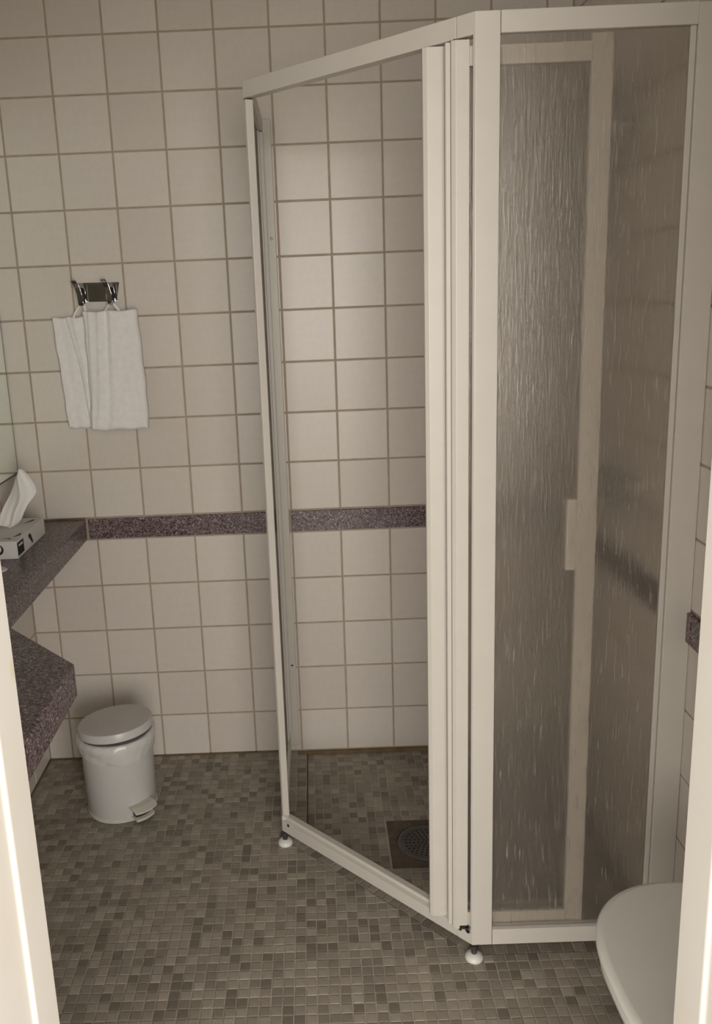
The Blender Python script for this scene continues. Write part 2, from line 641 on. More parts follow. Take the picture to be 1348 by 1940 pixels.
# kerb tiles: two rows along each side of the shower outline
for i in range(3):
    a, c = Vector(P_OUT[i]), Vector(P_OUT[i + 1])
    L = (c - a).length
    d = (c - a) / L
    n = Vector((-d.y, d.x))
    q = 1 if i == 0 else 0
    for r in range(2):
        w0, w1 = 0.002 + r * KW / 2, (r + 1) * KW / 2 - 0.0015
        cnt = int(L / MP)
        for k in range(cnt):
            t0, t1 = k * L / cnt + MJ / 2, (k + 1) * L / cnt - MJ / 2
            pl = [a + d * t0 + n * w0, a + d * t1 + n * w0, a + d * t1 + n * w1, a + d * t0 + n * w1]
            # mitre at the corners
            cut = [tuple(p) for p in pl]
            for (pa, pb, sgn) in ((P_OUT[i], P_IN[i], 1), (P_OUT[i + 1], P_IN[i + 1], -1)):
                if (pa[1] == 0.0 and pb[1] == 0.0) or (pa[0] == XR and pb[0] == XR):
                    continue
                ed = Vector(pb) - Vector(pa)
                nn = Vector((ed.y, -ed.x)).normalized()
                if nn.dot(d) < 0:
                    nn = -nn
                nn *= sgn
                cut = clip(cut, nn.x, nn.y, nn.dot(Vector(pa)) + 0.001)
                if len(cut) < 3:
                    break
            if len(cut) > 2 and area2(cut) > 2e-5:
                pieces.append((cut, -0.001))

def ccw(pl):
    s = sum(pl[i][0] * pl[(i + 1) % len(pl)][1] - pl[(i + 1) % len(pl)][0] * pl[i][1] for i in range(len(pl)))
    return pl if s > 0 else pl[::-1]

def mosaic_geom(pl, z, vs, fs):
    pl = ccw(pl)
    n = len(pl)
    cx, cy = sum(p[0] for p in pl) / n, sum(p[1] for p in pl) / n
    z += RNG.uniform(-0.0004, 0.0005)
    i0 = len(vs)
    f = 0.90
    for (k, zz) in ((1.0, z - 0.003), (1.0, z - 0.0007), (f, z)):
        vs.extend((cx + (x - cx) * k, cy + (y - cy) * k, zz) for x, y in pl)
    fs.append(tuple(i0 + 2 * n + i for i in range(n)))
    for j in (0, 1):
        for i in range(n):
            k = (i + 1) % n
            fs.append((i0 + j * n + i, i0 + j * n + k, i0 + (j + 1) * n + k, i0 + (j + 1) * n + i))
    return 1 + 2 * n

def tone():
    r = RNG.random()
    return 0 if r < 0.30 else 1 if r < 0.52 else 2 if r < 0.72 else 3 if r < 0.83 else 4 if r < 0.92 else 5

# the 300 that show largest: nearest to the camera inside the picture
cl = Vector((0.8274, -2.524, 1.481))
def screen(x, y, z):
    v = Vector((x, y, z)) - cl
    d = v.dot(rz)
    return (IMG_W / 2 - 90.64 + FPX * v.dot(rx) / d, IMG_H / 2 - 52.38 + FPX * v.dot(ry) / d, d)
rank = []
for idx, (pl, z) in enumerate(pieces):
    cx, cy = sum(p[0] for p in pl) / len(pl), sum(p[1] for p in pl) / len(pl)
    sx, sy, d = screen(cx, cy, z)
    vis = 70 + 0.12 * (sy - 1500) < sx < 1190 and sy < 1935 and area2(pl) > 3e-4
    rank.append((0 if vis else 1, d, idx))
rank.sort()
own = {i for _, _, i in rank[:300]}
bvs, bfs, bmi = [], [], []
for idx, (pl, z) in enumerate(pieces):
    t = tone()
    if idx in own:
        cx, cy = sum(p[0] for p in pl) / len(pl), sum(p[1] for p in pl) / len(pl)
        v2, f2 = [], []
        mosaic_geom([(x - cx, y - cy) for x, y in pl], 0.0, v2, f2)
        o = mesh_obj('mosaic_tile', v2, f2, FLOOR_TONES[t], floor)
        o.location = (cx, cy, z)
    else:
        bmi.extend([t] * mosaic_geom(pl, z, bvs, bfs))
rest = mesh_obj('mosaic_tiles', bvs, bfs, FLOOR_TONES, floor, midx=bmi)
rest['kind'] = 'stuff'
# brown line along the kerb's inner edge
for i in range(3):
    a, c = Vector((*P_IN[i], 0)), Vector((*P_IN[i + 1], 0))
    sweep('kerb_joint', [(0, SZ - 0.001), (0.005, SZ - 0.001), (0.001, -0.003), (0, -0.003)], a, c,
          Vector((-(c - a).y, (c - a).x, 0)), MT['stain_grout'], floor, bev=0)

# ------------------------------------------------------------------ door wall, door frame, hall floor
XJ0, XJ1 = 0.524, 1.196
wall_front = structure(box('wall_front', XL - 0.8, XJ0 - 0.045, YO, YF, -0.05, ZC, MT['hall_wall'], bev=0))
box('wall_panel', XJ1 + 0.045, XR + 0.8, YO, YF, -0.05, ZC, MT['hall_wall'], wall_front, bev=0)
box('wall_panel', XJ0 - 0.045, XJ1 + 0.045, YO, YF, 2.10, ZC, MT['hall_wall'], wall_front, bev=0)

def jamb(name, s, x):
    """s = +1: opening lies to +x of the face x"""
    sec = [(0, YF + 0.006), (0, YF - 0.052), (-0.004, YF - 0.055), (-0.004, YO - 0.012), (-0.060, YO - 0.012),
           (-0.060, YO), (-0.044, YO), (-0.044, YF + 0.006)]
    poly = [(x + s * u, y) for u, y in sec]
    return structure(prism(name, poly, 0.0, 2.06, MT['paint'], bev=0.0022, seg=2))
jamb('trim_1', 1, XJ0)
jamb('trim_2', -1, XJ1)
structure(box('trim_3', XJ0 - 0.06, XJ1 + 0.06, YO - 0.012, YF + 0.006, 2.06, 2.10, MT['paint'], bev=0.002))
structure(box('trim_4', XJ0 - 0.044, XJ1 + 0.044, YO - 0.01, YF + 0.006, -0.002, 0.018, MT['paint'], bev=0.003))
hall = structure(box('floor_hall', -2.6, 5.0, -7.0, YO, -0.05, -0.001, MT['hall_floor'], bev=0))

# ------------------------------------------------------------------ shower enclosure
AX, AY = 0.700, -0.479           # outer corner A
BX, BY = 1.134, -0.913           # outer corner B
Z0, Z1 = 0.042, 1.927
TR, BR = 0.036, 0.041            # rail heights
se = empty('shower_enclosure', (0.95, -0.5, 0.0), 'white-framed corner shower cabin with streaked obscure panes and folded doors', 'shower')
LQ = MT['lacquer']
def S(o):
    return keep(o, se)

DIN = Vector((R2, R2, 0))        # inward normal of the diagonal
dd = Vector((R2, -R2, 0))        # along diagonal from A to B
A, Bp = Vector((AX, AY, 0)), Vector((BX, BY, 0))
top_prof = [(0, Z1 - TR), (0.026, Z1 - TR), (0.026, Z1), (0, Z1)]
bot_prof = [(0, Z0), (0.027, Z0), (0.027, Z0 + BR), (0.011, Z0 + BR), (0.011, Z0 + BR - 0.008), (0, Z0 + BR - 0.012)]
CB = 0.040                        # corner block leg at B
# diagonal rails
S(sweep('top_rail', top_prof, A, Bp - dd * (CB + 0.0012), DIN, LQ))
S(sweep('bottom_rail', bot_prof, A, Bp - dd * (CB + 0.0012), DIN, LQ))
S(sweep('corner_block', top_prof, Bp - dd * CB, Bp, DIN, LQ))
S(sweep('corner_block', [(0, Z0), (0.024, Z0), (0.024, Z0 + 0.026), (0, Z0 + 0.026)], Bp - dd * CB, Bp, DIN, LQ))
# corner post B: flat face to the front, returning along the diagonal
PW = 0.043
pb = [(BX, BY), (BX + PW, BY), (BX + PW, BY + 0.016), (BX + 0.0065, BY + 0.016), (BX - 0.004, BY + 0.0045)]
S(prism('corner_post', pb, Z0, Z1, LQ, bev=0.0012))
# front rails
fr_top = [(0, Z1 - TR), (0.017, Z1 - TR), (0.017, Z1), (0, Z1)]
fr_bot = [(0, Z0), (0.019, Z0), (0.019, Z0 + BR), (0, Z0 + BR - 0.003)]
XP = 1.518
S(sweep('top_rail', fr_top, (BX + PW + 0.001, BY, 0), (XP - 0.0004, BY, 0), (0, 1, 0), LQ))
S(sweep('bottom_rail', fr_bot, (BX + PW + 0.001, BY, 0), (XP + 0.01, BY, 0), (0, 1, 0), LQ))
S(box('wall_profile', XP, XR - 0.0005, BY, BY + 0.034, Z0, Z1, LQ, bev=0.0015))
S(box('glazing_bead', XP - 0.011, XP - 0.0005, BY + 0.005, BY + 0.016, Z0 + BR, Z1 - TR, LQ, bev=0.0015))
S(box('pane', BX + PW - 0.004, XP - 0.004, BY + 0.0085, BY + 0.0115, Z0 + BR - 0.004, Z1 - TR + 0.004, MT['obscure'], bev=0))
# left side panel
left_top = [(0, Z1 - TR), (0.021, Z1 - TR), (0.021, Z1), (0, Z1)]
left_bot = [(0, Z0), (0.017, Z0), (0.017, Z0 + BR - 0.003), (0, Z0 + BR)]
S(sweep('top_rail', left_top, (AX, AY + 0.004, 0), (AX, -0.021, 0), (1, 0, 0), LQ))
S(sweep('bottom_rail', left_bot, (AX, AY + 0.004, 0), (AX, -0.062, 0), (1, 0, 0), LQ))
S(prism('corner_post', [(AX + 0.0015, AY + 0.003), (AX + 0.006, AY - 0.003), (AX + 0.0215, AY + 0.003), (AX + 0.0215, AY + 0.018), (AX + 0.0015, AY + 0.018)],
        Z0 + BR + 0.003, Z1 - TR - 0.003, LQ, bev=0.001))
S(box('corner_block', AX + 0.001, AX + 0.02, AY + 0.002, AY + 0.026, Z0, Z0 + BR + 0.004, LQ, bev=0.002))
S(box('wall_profile', AX, AX + 0.043, -0.021, -0.0005, Z0 - 0.01, Z1, LQ, bev=0.0015))
S(box('stile', AX + 0.006, AX + 0.022, -0.060, -0.040, Z0 + BR + 0.012, Z1 - TR - 0.002, LQ, bev=0.001))
S(box('stile', AX + 0.002, AX + 0.013, -0.085, -0.0605, Z0 + BR, Z1 - TR - 0.002, LQ, bev=0.001))
S(box('sealing_strip', AX + 0.004, AX + 0.018, -0.0395, -0.0215, Z0 + 0.02, Z1 - TR - 0.001, MT['grey_plastic'], bev=0.0005))
S(box('pane', AX + 0.0055, AX + 0.0085, AY + 0.018, -0.062, Z0 + BR - 0.004, Z1 - TR + 0.002, MT['obscure'], bev=0))
for zz in (1.612, 0.312):
    sc = S(lathe('screw', [(0.0042, 0), (0.0042, 0.0012), (0.0025, 0.002)], MT['chrome'], segs=14, loc=(0.731, -0.0212, zz), axis=(0, -1, 0)))
    h = lathe('screw_recess', [(0.0018, 0), (0.0018, 0.0008)], MT['rubber'], segs=8, loc=(0.731, -0.0228, zz), axis=(0, -1, 0))
    h.parent = sc
# small screws and holes on the lower corners
def hole(p, ax, r=0.004, mt='rubber'):
    return S(lathe('screw', [(r, 0), (r, 0.001)], MT[mt], segs=12, loc=p, axis=ax))
pA = A + dd * 0.026 - DIN * 0.0002
hole((pA.x, pA.y, Z0 + 0.027), -DIN)
hole((AX + 0.012, AY - 0.0045, Z0 + BR + 0.004), (0, -0.9, 0.4), 0.003, 'dark_steel')
pB = Bp - dd * 0.012 - DIN * 0.0002
hole((pB.x, pB.y, Z0 + 0.030), -DIN, 0.005)
S(box('roller', BX - 0.033, BX - 0.008, BY + 0.030, BY + 0.046, Z1 - TR - 0.012, Z1 - TR + 0.002, MT['rubber'], bev=0.002))
S(box('roller', BX - 0.026, BX - 0.004, BY + 0.020, BY + 0.038, Z0 + 0.020, Z0 + 0.036, MT['rubber'], bev=0.002))
# adjustable feet
for (fx, fy) in ((AX + 0.007, AY + 0.004), (BX + 0.006, BY + 0.010)):
    ft = S(lathe('foot', [(0.0195, 0.0), (0.0205, 0.003), (0.0190, 0.008), (0.0135, 0.0125), (0.008, 0.0145)], MT['plastic'], segs=28, loc=(fx, fy, 0.0)))
    st = lathe('threaded_stem', [(0.0065, 0.0145), (0.0065, 0.030), (0.010, 0.031), (0.010, 0.036), (0.0065, 0.037), (0.0065, 0.046)], MT['dark_steel'], segs=16, loc=(fx, fy, 0.0))
    st.parent = ft

# folded door leaves, standing parallel to the front panel
def leaf(x0, x1, yc, z0, z1, sw0, sw1, hang, handle, rt=0.0, rb=0.0):
    """pane with stiles, rails and handle as its pieces"""
    pane = S(box('door_leaf', x0 + 0.012, x1 - 0.012, yc - 0.0015, yc + 0.0015, z0 + 0.02, z1 - 0.02, MT['obscure'], bev=0))
    pane['label'] = 'streaked obscure door pane'
    def sub(o):
        o.parent = pane
        return o
    t = 0.0085
    sub(prism('stile', [(x0, yc - t * 0.4), (x0 + 0.008, yc - t), (x0 + sw0, yc - t), (x0 + sw0, yc + t), (x0, yc + t)], z0 + hang, z1, LQ, bev=0.001))
    sub(box('stile', x1 - sw1, x1, yc - t, yc + t, z0 - 0.008, z1 + 0.003, LQ, bev=0.0015))
    sub(box('rail', x0 + sw0, x1 - sw1, yc - t * 0.8, yc + t * 0.8, z1 - 0.043 + rt, z1 - 0.010 + rt, LQ, bev=0.001))
    sub(box('rail', x0 + sw0, x1 - sw1, yc - t * 0.8, yc + t * 0.8, z0 + 0.006 + rb, z0 + 0.042 + rb, LQ, bev=0.001))
    if handle:
        sub(box('handle', x1 - sw1 - 0.020, x1 - sw1 + 0.001, yc - 0.006, yc + 0.018, 0.900, 1.048, LQ, bev=0.003, seg=2))
        sub(box('hinge_strip', x0 - 0.0095, x0 - 0.0005, yc - 0.001, yc + 0.011, z0 + 0.008, z1 - 0.002, LQ, bev=0.001))
    return pane
leaf(1.0955, 1.381, -0.884, 0.066, 1.888, 0.032, 0.039, 0.002, True)
leaf(1.0500, 1.394, -0.845, 0.066, 1.888, 0.039, 0.039, 0.004, False, 0.009, -0.010)

# floor drain
dr = empty('floor_drain', (DR[0], DR[1], SZ), 'square rust-brown floor drain with round perforated grate inside the shower', 'drain')
h = DR[2]
def ring_plate(x, y, half, r, z0, z1, n=48):
    """square plate with a round hole; one of every n/8 rays meets a corner"""
    vs, fs = [], []
    for zz in (z0, z1):
        for i in range(n):
            t = 2 * math.pi * i / n
            c, s = math.cos(t), math.sin(t)
            q = half / max(abs(c), abs(s))
            vs.append((x + q * c, y + q * s, zz))
            vs.append((x + r * c, y + r * s, zz))
    m2 = 2 * n
    for i in range(n):
        k = (i + 1) % n
        fs.append((m2 + 2 * i, m2 + 2 * k, m2 + 2 * k + 1, m2 + 2 * i + 1))
        fs.append((2 * i + 1, 2 * k + 1, m2 + 2 * k + 1, m2 + 2 * i + 1)[::-1])
        fs.append((2 * i, 2 * k, m2 + 2 * k, m2 + 2 * i))
    return vs, fs
v2, f2 = ring_plate(DR[0], DR[1], h, 0.080, SZ - 0.006, SZ - 0.0002, 48)
keep(mesh_obj('drain_plate', v2, f2, MT['rusty_steel']), dr)
gr = keep(lathe('grate', [(0.0775, -0.004), (0.0775, 0.0004), (0.0755, 0.0014), (0.064, 0.0014), (0.061, 0.0002), (0.059, 0.0002)], MT['rusty_grate'], segs=48, loc=(DR[0], DR[1], SZ)), dr)
bm = bmesh.new()
for ring, cnt in ((0.055, 26), (0.044, 21), (0.033, 16), (0.022, 11), (0.011, 6), (0.0, 1)):
    for i in range(cnt):
        t = 2 * math.pi * (i + 0.5 * (cnt % 2)) / cnt
        bmesh.ops.create_circle(bm, cap_ends=True, segments=10, radius=0.0036,
                                matrix=Matrix.Translation((DR[0] + ring * math.cos(t), DR[1] + ring * math.sin(t), SZ + 0.0005)))
hl = from_bm('grate_holes', bm, MT['rubber'])
hl.parent = gr
hl.matrix_parent_inverse = Matrix.Translation(-dr.location)
hl.matrix_parent_inverse = Matrix.Identity(4)
hl['kind'] = 'stuff'
keep(lathe('grate_rim', [(0.0775, -0.003), (0.0790, -0.0012), (0.0802, -0.0001)], MT['rubber'], segs=48, loc=(DR[0], DR[1], SZ), cap=False), dr)

# mixer tap, riser and hand shower behind the panes
mx = empty('shower_mixer', (XR, -0.47, 0.98), 'chrome bar mixer on the right wall, blurred behind the obscure shower pane', 'tap')
keep(lathe('mixer_body', [(0.019, -0.10), (0.021, -0.098), (0.021, 0.098), (0.019, 0.10)], MT['chrome'], segs=24, loc=(XR - 0.055, -0.47, 0.98), axis=(0, 1, 0)), mx)
for s in (-1, 1):
    keep(lathe('knob', [(0.022, 0.10), (0.024, 0.105), (0.024, 0.140), (0.018, 0.145)], MT['chrome'], segs=20, loc=(XR - 0.055, -0.47, 0.98), axis=(0, s, 0)), mx)
    keep(lathe('wall_rose', [(0.032, 0.0), (0.032, 0.012), (0.014, 0.016), (0.014, 0.05)], MT['chrome'], segs=24, loc=(XR - 0.001, -0.47 + 0.075 * s, 0.98), axis=(-1, 0, 0)), mx)
hs = empty('hand_shower', (XR, -0.47, 1.85), 'dark chrome hand shower high on the right wall behind the obscure pane', 'shower head')
keep(lathe('wall_holder', [(0.024, 0.0), (0.024, 0.02), (0.012, 0.03), (0.012, 0.055)], MT['chrome'], segs=20, loc=(XR - 0.001, -0.47, 1.80), axis=(-1, 0, 0)), hs)
keep(tube('handle', [(XR - 0.045, -0.47, 1.70), (XR - 0.055, -0.47, 1.80), (XR - 0.075, -0.475, 1.87)], 0.011, MT['chrome']), hs)
keep(lathe('spray_head', [(0.012, -0.012), (0.036, 0.0), (0.040, 0.010), (0.038, 0.018), (0.030, 0.019)], MT['dark_steel'], segs=28, loc=(XR - 0.085, -0.48, 1.885), axis=(-0.8, -0.25, -0.55)), hs)
hose_pts = []
for i in range(40):
    t = i / 39
    z = 1.70 * (1 - t) + 0.95 * t - 0.42 * math.sin(math.pi * t) * t
    hose_pts.append((XR - 0.045 - 0.06 * math.sin(math.pi * t), -0.47 - 0.05 * math.sin(math.pi * t), z))
keep(tube('hose', hose_pts, 0.006, MT['chrome'], segs=8), hs)

# ------------------------------------------------------------------ vanity counter, mirror, basin
CX, CF = 0.1205, 0.364
poly = [(XL + 0.001, -0.0015), (CX, -0.0015), (CX, -0.79), (CF, -1.045), (CF, YF + 0.002), (XL + 0.001, YF + 0.002)]
ct = empty('vanity_counter', (0.0, -0.9, ZB0), 'purple speckled granite counter along the left wall, widening at the basin', 'counter')
keep(prism('worktop', poly, ZB0, ZB1 - 0.003, MT['granite'], bev=0.004, seg=3), ct)
keep(box('back_joint', XL + 0.001, CX, -0.005, -0.0005, ZB1 - 0.004, ZB1 + 0.001, MT['stain_grout'], bev=0.0005), ct)

wb = empty('wash_basin', (0.10, -1.33, ZB1), 'white oval wash basin set in the granite counter, mostly hidden by the door jamb', 'basin')
prof = []
for r, z in ((0.215, 0.0002), (0.217, 0.006), (0.212, 0.012), (0.200, 0.012), (0.190, 0.006), (0.17, 0.002)):
    prof.append((r, z))
keep(lathe('rim', prof + [(0.1, 0.001), (0.02, 0.0006)], MT['ceramic'], segs=64, loc=(0.10, -1.33, ZB1 - 0.003), sy=1.05), wb)
keep(lathe('plug_hole', [(0.02, 0.0), (0.02, 0.002), (0.012, 0.002)], MT['chrome'], segs=24, loc=(0.10, -1.33, ZB1 - 0.0022)), wb)

mi = empty('wall_mirror', (XL, -0.7, 0.967), 'large frameless wall mirror above the counter at the left edge', 'mirror')
keep(box('backing', XL + 0.0005, XL + 0.0035, -1.40, -0.0035, 0.968, 1.98, MT['black_print'], bev=0), mi)
keep(box('mirror_pane', XL + 0.0036, XL + 0.0085, -1.402, -0.006, 0.9665, 1.982, MT['mirror'], bev=0.001), mi)
keep(box('edge_strip', XL + 0.0005, XL + 0.0080, -0.0058, -0.0022, 0.9665, 1.982, MT['dark_steel'], bev=0), mi)
keep(box('edge_strip', XL + 0.0005, XL + 0.0092, -1.40, -0.0022, 0.9625, 0.9664, MT['dark_steel'], bev=0), mi)

# tissue box with a tissue pulled up
BXR, BY0, BY1, BZ0, BZ1 = 0.040, -0.3815, -0.145, ZB1 - 0.003, ZB1 + 0.046
tb = empty('tissue_box', (-0.017, -0.26, BZ0), 'white tissue carton with black prints on the granite counter', 'tissue box')
keep(box('carton', XL + 0.004, BXR, BY0, BY1, BZ0 + 0.0005, BZ1, MT['carton'], bev=0.001), tb)
def print_on(name, pts, n):
    """flat ink patch, lifted a hair off its face"""
    pts = [Vector(p) + Vector(n) * 0.0004 for p in pts]
    o = mesh_obj(name, pts, [tuple(range(len(pts)))], MT['black_print'])
    return keep(o, tb)
print_on('printed_label', [(BXR, -0.379, BZ0 + 0.008), (BXR, -0.330, BZ0 + 0.008), (BXR, -0.330, BZ0 + 0.043), (BXR, -0.379, BZ0 + 0.043)], (1, 0, 0))
o = mesh_obj('printed_word', [(BXR + 0.0008, -0.370, BZ0 + 0.031), (BXR + 0.0008, -0.338, BZ0 + 0.031), (BXR + 0.0008, -0.338, BZ0 + 0.037), (BXR + 0.0008, -0.370, BZ0 + 0.037)], [(0, 1, 2, 3)], MT['carton'])
keep(o, tb)
print_on('printed_mark', [(BXR, -0.291, BZ0 + 0.036), (BXR, -0.262, BZ0 + 0.008), (BXR, -0.255, BZ0 + 0.012), (BXR, -0.268, BZ0 + 0.036), (BXR, -0.278, BZ0 + 0.041)], (1, 0, 0))
print_on('printed_mark', [(0.016, -0.345, BZ1), (0.032, -0.322, BZ1), (0.026, -0.300, BZ1)], (0, 0, 1))
print_on('printed_mark', [(0.002, -0.205, BZ1), (0.016, -0.165, BZ1), (0.024, -0.170, BZ1), (0.014, -0.190, BZ1)], (0, 0, 1))
arc = [(-0.012 + 0.016 * math.cos(t), BY0, BZ0 + 0.027 + 0.015 * math.sin(t)) for t in [math.radians(a) for a in range(-120, 61, 15)]]
arc += [(-0.013 + 0.0115 * math.cos(t), BY0, BZ0 + 0.029 + 0.0115 * math.sin(t)) for t in [math.radians(a) for a in range(60, -121, -15)]]
v2 = [Vector(p) + Vector((0, -0.0004, 0)) for p in arc]
nn = len(v2) // 2
keep(mesh_obj('printed_mark', v2, [(i, i + 1, len(v2) - 2 - i, len(v2) - 1 - i) for i in range(nn - 1)], MT['black_print']), tb)
arc = [(0.004 + 0.014 * math.cos(t), -0.36 + 0.010 * math.sin(t), BZ1 + 0.0004) for t in [math.radians(a) for a in range(0, 121, 15)]]
arc += [(0.003 + 0.011 * math.cos(t), -0.362 + 0.008 * math.sin(t), BZ1 + 0.0004) for t in [math.radians(a) for a in range(120, -1, -15)]]
nn = len(arc) // 2
keep(mesh_obj('printed_mark', arc, [(i, i + 1, len(arc) - 2 - i, len(arc) - 1 - i) for i in range(nn - 1)], MT['black_print']), tb)

rows = [(BZ1 + 0.0045, -0.060, -0.012, -0.235), (BZ1 + 0.012, -0.056, 0.002, -0.238), (0.888, -0.050, 0.010, -0.232), (0.912, -0.040, 0.020, -0.222),
        (0.928, -0.033, 0.036, -0.212), (0.944, -0.027, 0.047, -0.200), (0.962, -0.022, 0.040, -0.190), (0.985, -0.016, 0.028, -0.184), (1.002, -0.008, 0.018, -0.182), (1.013, 0.000, 0.010, -0.182)]
vs, fs = [], []
NU = 18
for j, (z, xl, xr_, y) in enumerate(rows):
    for i in range(NU + 1):
        u = i / NU
        w = 0.016 * math.sin(u * math.pi) + 0.006 * math.sin(u * 9 + j * 0.7) + 0.003 * math.sin(u * 17 + j)
        vs.append((xl + (xr_ - xl) * u, y - w, z + 0.004 * math.sin(u * 6 + j * 0.5)))
for j in range(len(rows) - 1):
    for i in range(NU):
        a = j * (NU + 1) + i
        fs.append((a, a + 1, a + NU + 2, a + NU + 1))
n0 = len(vs)
vs += [(x + 0.001, y + 0.0035, z) for x, y, z in vs]
fs += [tuple(n0 + q for q in f)[::-1] for f in fs]
ti = tag(mesh_obj('tissue', vs, fs, MT['paper'], smooth=True), 'white paper tissue pulled up out of the tissue carton', 'tissue')
sm = ti.modifiers.new('smooth', 'SUBSURF')
sm.levels = sm.render_levels = 1

# small white card on the counter
card = tag(prism('paper_card', [(-0.045, -0.47), (-0.03, -0.515), (0.028, -0.492), (0.040, -0.480), (0.042, -0.470), (0.036, -0.462), (0.02, -0.450)],
                 ZB1 - 0.003, ZB1 + 0.0015, MT['carton'], bev=0.0006, seg=1), 'small white card with a rounded tip lying on the granite counter', 'card')

# ------------------------------------------------------------------ hook plate and towels
hk = empty('towel_hook', (0.223, 0.0, 1.485), 'chrome double hook plate screwed to the back wall tiles', 'hook')
bm = bmesh.new()
front = [(0.170, 1.459), (0.276, 1.457), (0.288, 1.511), (0.160, 1.513)]
back = [(0.172, 1.461), (0.274, 1.459), (0.286, 1.509), (0.162, 1.511)]
a = [bm.verts.new((x, -0.006, z)) for x, z in front]
c = [bm.verts.new((x, -0.0006, z)) for x, z in back]
bm.faces.new(a)
bm.faces.new(c[::-1])
for i in range(4):
    bm.faces.new((a[i], c[i], c[(i + 1) % 4], a[(i + 1) % 4]))
bmesh.ops.recalc_face_normals(bm, faces=bm.faces)
bmesh.ops.bevel(bm, geom=list(bm.edges), offset=0.001, segments=2, affect='EDGES')
plate = keep(from_bm('plate', bm, MT['chrome']), hk)
keep(box('plate_inset', 0.187, 0.248, -0.0075, -0.0062, 1.463, 1.508, MT['chrome'], bev=0.0005), hk)
for x in (0.176, 0.260):
    path = [(x + 0.005, -0.007, 1.466), (x + 0.005, -0.012, 1.4535), (x + 0.004, -0.020, 1.4495), (x + 0.004, -0.029, 1.4505), (x + 0.003, -0.033, 1.459),
            (x + 0.001, -0.031, 1.480), (x - 0.003, -0.031, 1.498), (x - 0.007, -0.036, 1.512), (x - 0.010, -0.043, 1.520)]
    keep(ribbon('prong', path, (1, 0, 0.0), 0.0135, 0.003, MT['chrome']), hk)
    keep(box('prong_base', x + 0.014, x + 0.0185, -0.012, -0.0062, 1.461, 1.507, MT['rubber'], bev=0.0005), hk)

def towel(name, rows, creases, folds, y_front, label, loops):
    """rows: (z, x_left, x_right); creases: (u_top, u_bottom, step); folds: (u_top, u_bot, amp, width)"""
    root = empty(name, (0.22, 0.0, rows[-1][0]), label, 'towel', 'white hand towels on the hook')
    NU, NV = 70, 56
    def interp(v):
        t = v * (len(rows) - 1)
        i = min(int(t), len(rows) - 2)
        f = t - i
        return [rows[i][k] * (1 - f) + rows[i + 1][k] * f for k in range(3)]
    F, Bk = [], []
    rg = random.Random(len(label))
    for j in range(NV + 1):
        v = j / NV
        z, xl, xr_ = interp(v)
        for i in range(NU + 1):
            u = i / NU
            x = xl + (xr_ - xl) * u + 0.0012 * math.sin(v * 23 + (1 if u > 0.5 else 4)) * (abs(u - 0.5) * 2) ** 6
            edge = min(1.0, min(u, 1 - u) / 0.045, (1 - v) / 0.03 + 0.15)
            d = 0.003 + 0.008 * math.sqrt(max(0.0, edge))
            for ut, ub, st in creases:
                s = u - (ut + (ub - ut) * v)
                d += st * (1 / (1 + math.exp(max(-40, min(40, -s / 0.006)))))
            for ut, ub, am, wd in folds:
                s = u - (ut + (ub - ut) * v)
                d += am * math.exp(-(s / wd) ** 2) * (1.0 - 0.55 * v)
            d += 0.0012 * math.sin(u * 11 + v * 3) * math.sin(v * 6 + u * 2) + 0.002 * v
            zz = z + 0.0018 * math.sin(u * 14 + 1.0) * (1 if v > 0.5 else 1.0)
            F.append((x, -y_front - d, zz))
            Bk.append((x, -y_front + 0.002, zz))
    vs = F + Bk
    n0 = len(F)
    W = NU + 1
    fs = []
    for j in range(NV):
        for i in range(NU):
            a = j * W + i
            fs.append((a, a + W, a + W + 1, a + 1))
            fs.append((n0 + a, n0 + a + 1, n0 + a + W + 1, n0 + a + W))
    for j in range(NV):
        a, c = j * W, j * W + NU
        fs.append((a, n0 + a, n0 + a + W, a + W))
        fs.append((c, c + W, n0 + c + W, n0 + c))
    for i in range(NU):
        a, c = i, NV * W + i
        fs.append((a, a + 1, n0 + a + 1, n0 + a))
        fs.append((c, n0 + c, n0 + c + 1, c + 1))
    o = mesh_obj('cloth', vs, fs, MT['terry'], smooth=True)
    bm = bmesh.new()
    bm.from_mesh(o.data)
    bmesh.ops.recalc_face_normals(bm, faces=bm.faces)
    bm.to_mesh(o.data)
    bm.free()
    keep(o, root)
    for pts in loops:
        keep(ribbon('hanging_loop', pts, (0.85, 0, 0.25), 0.008, 0.002, MT['terry']), root)
    return root

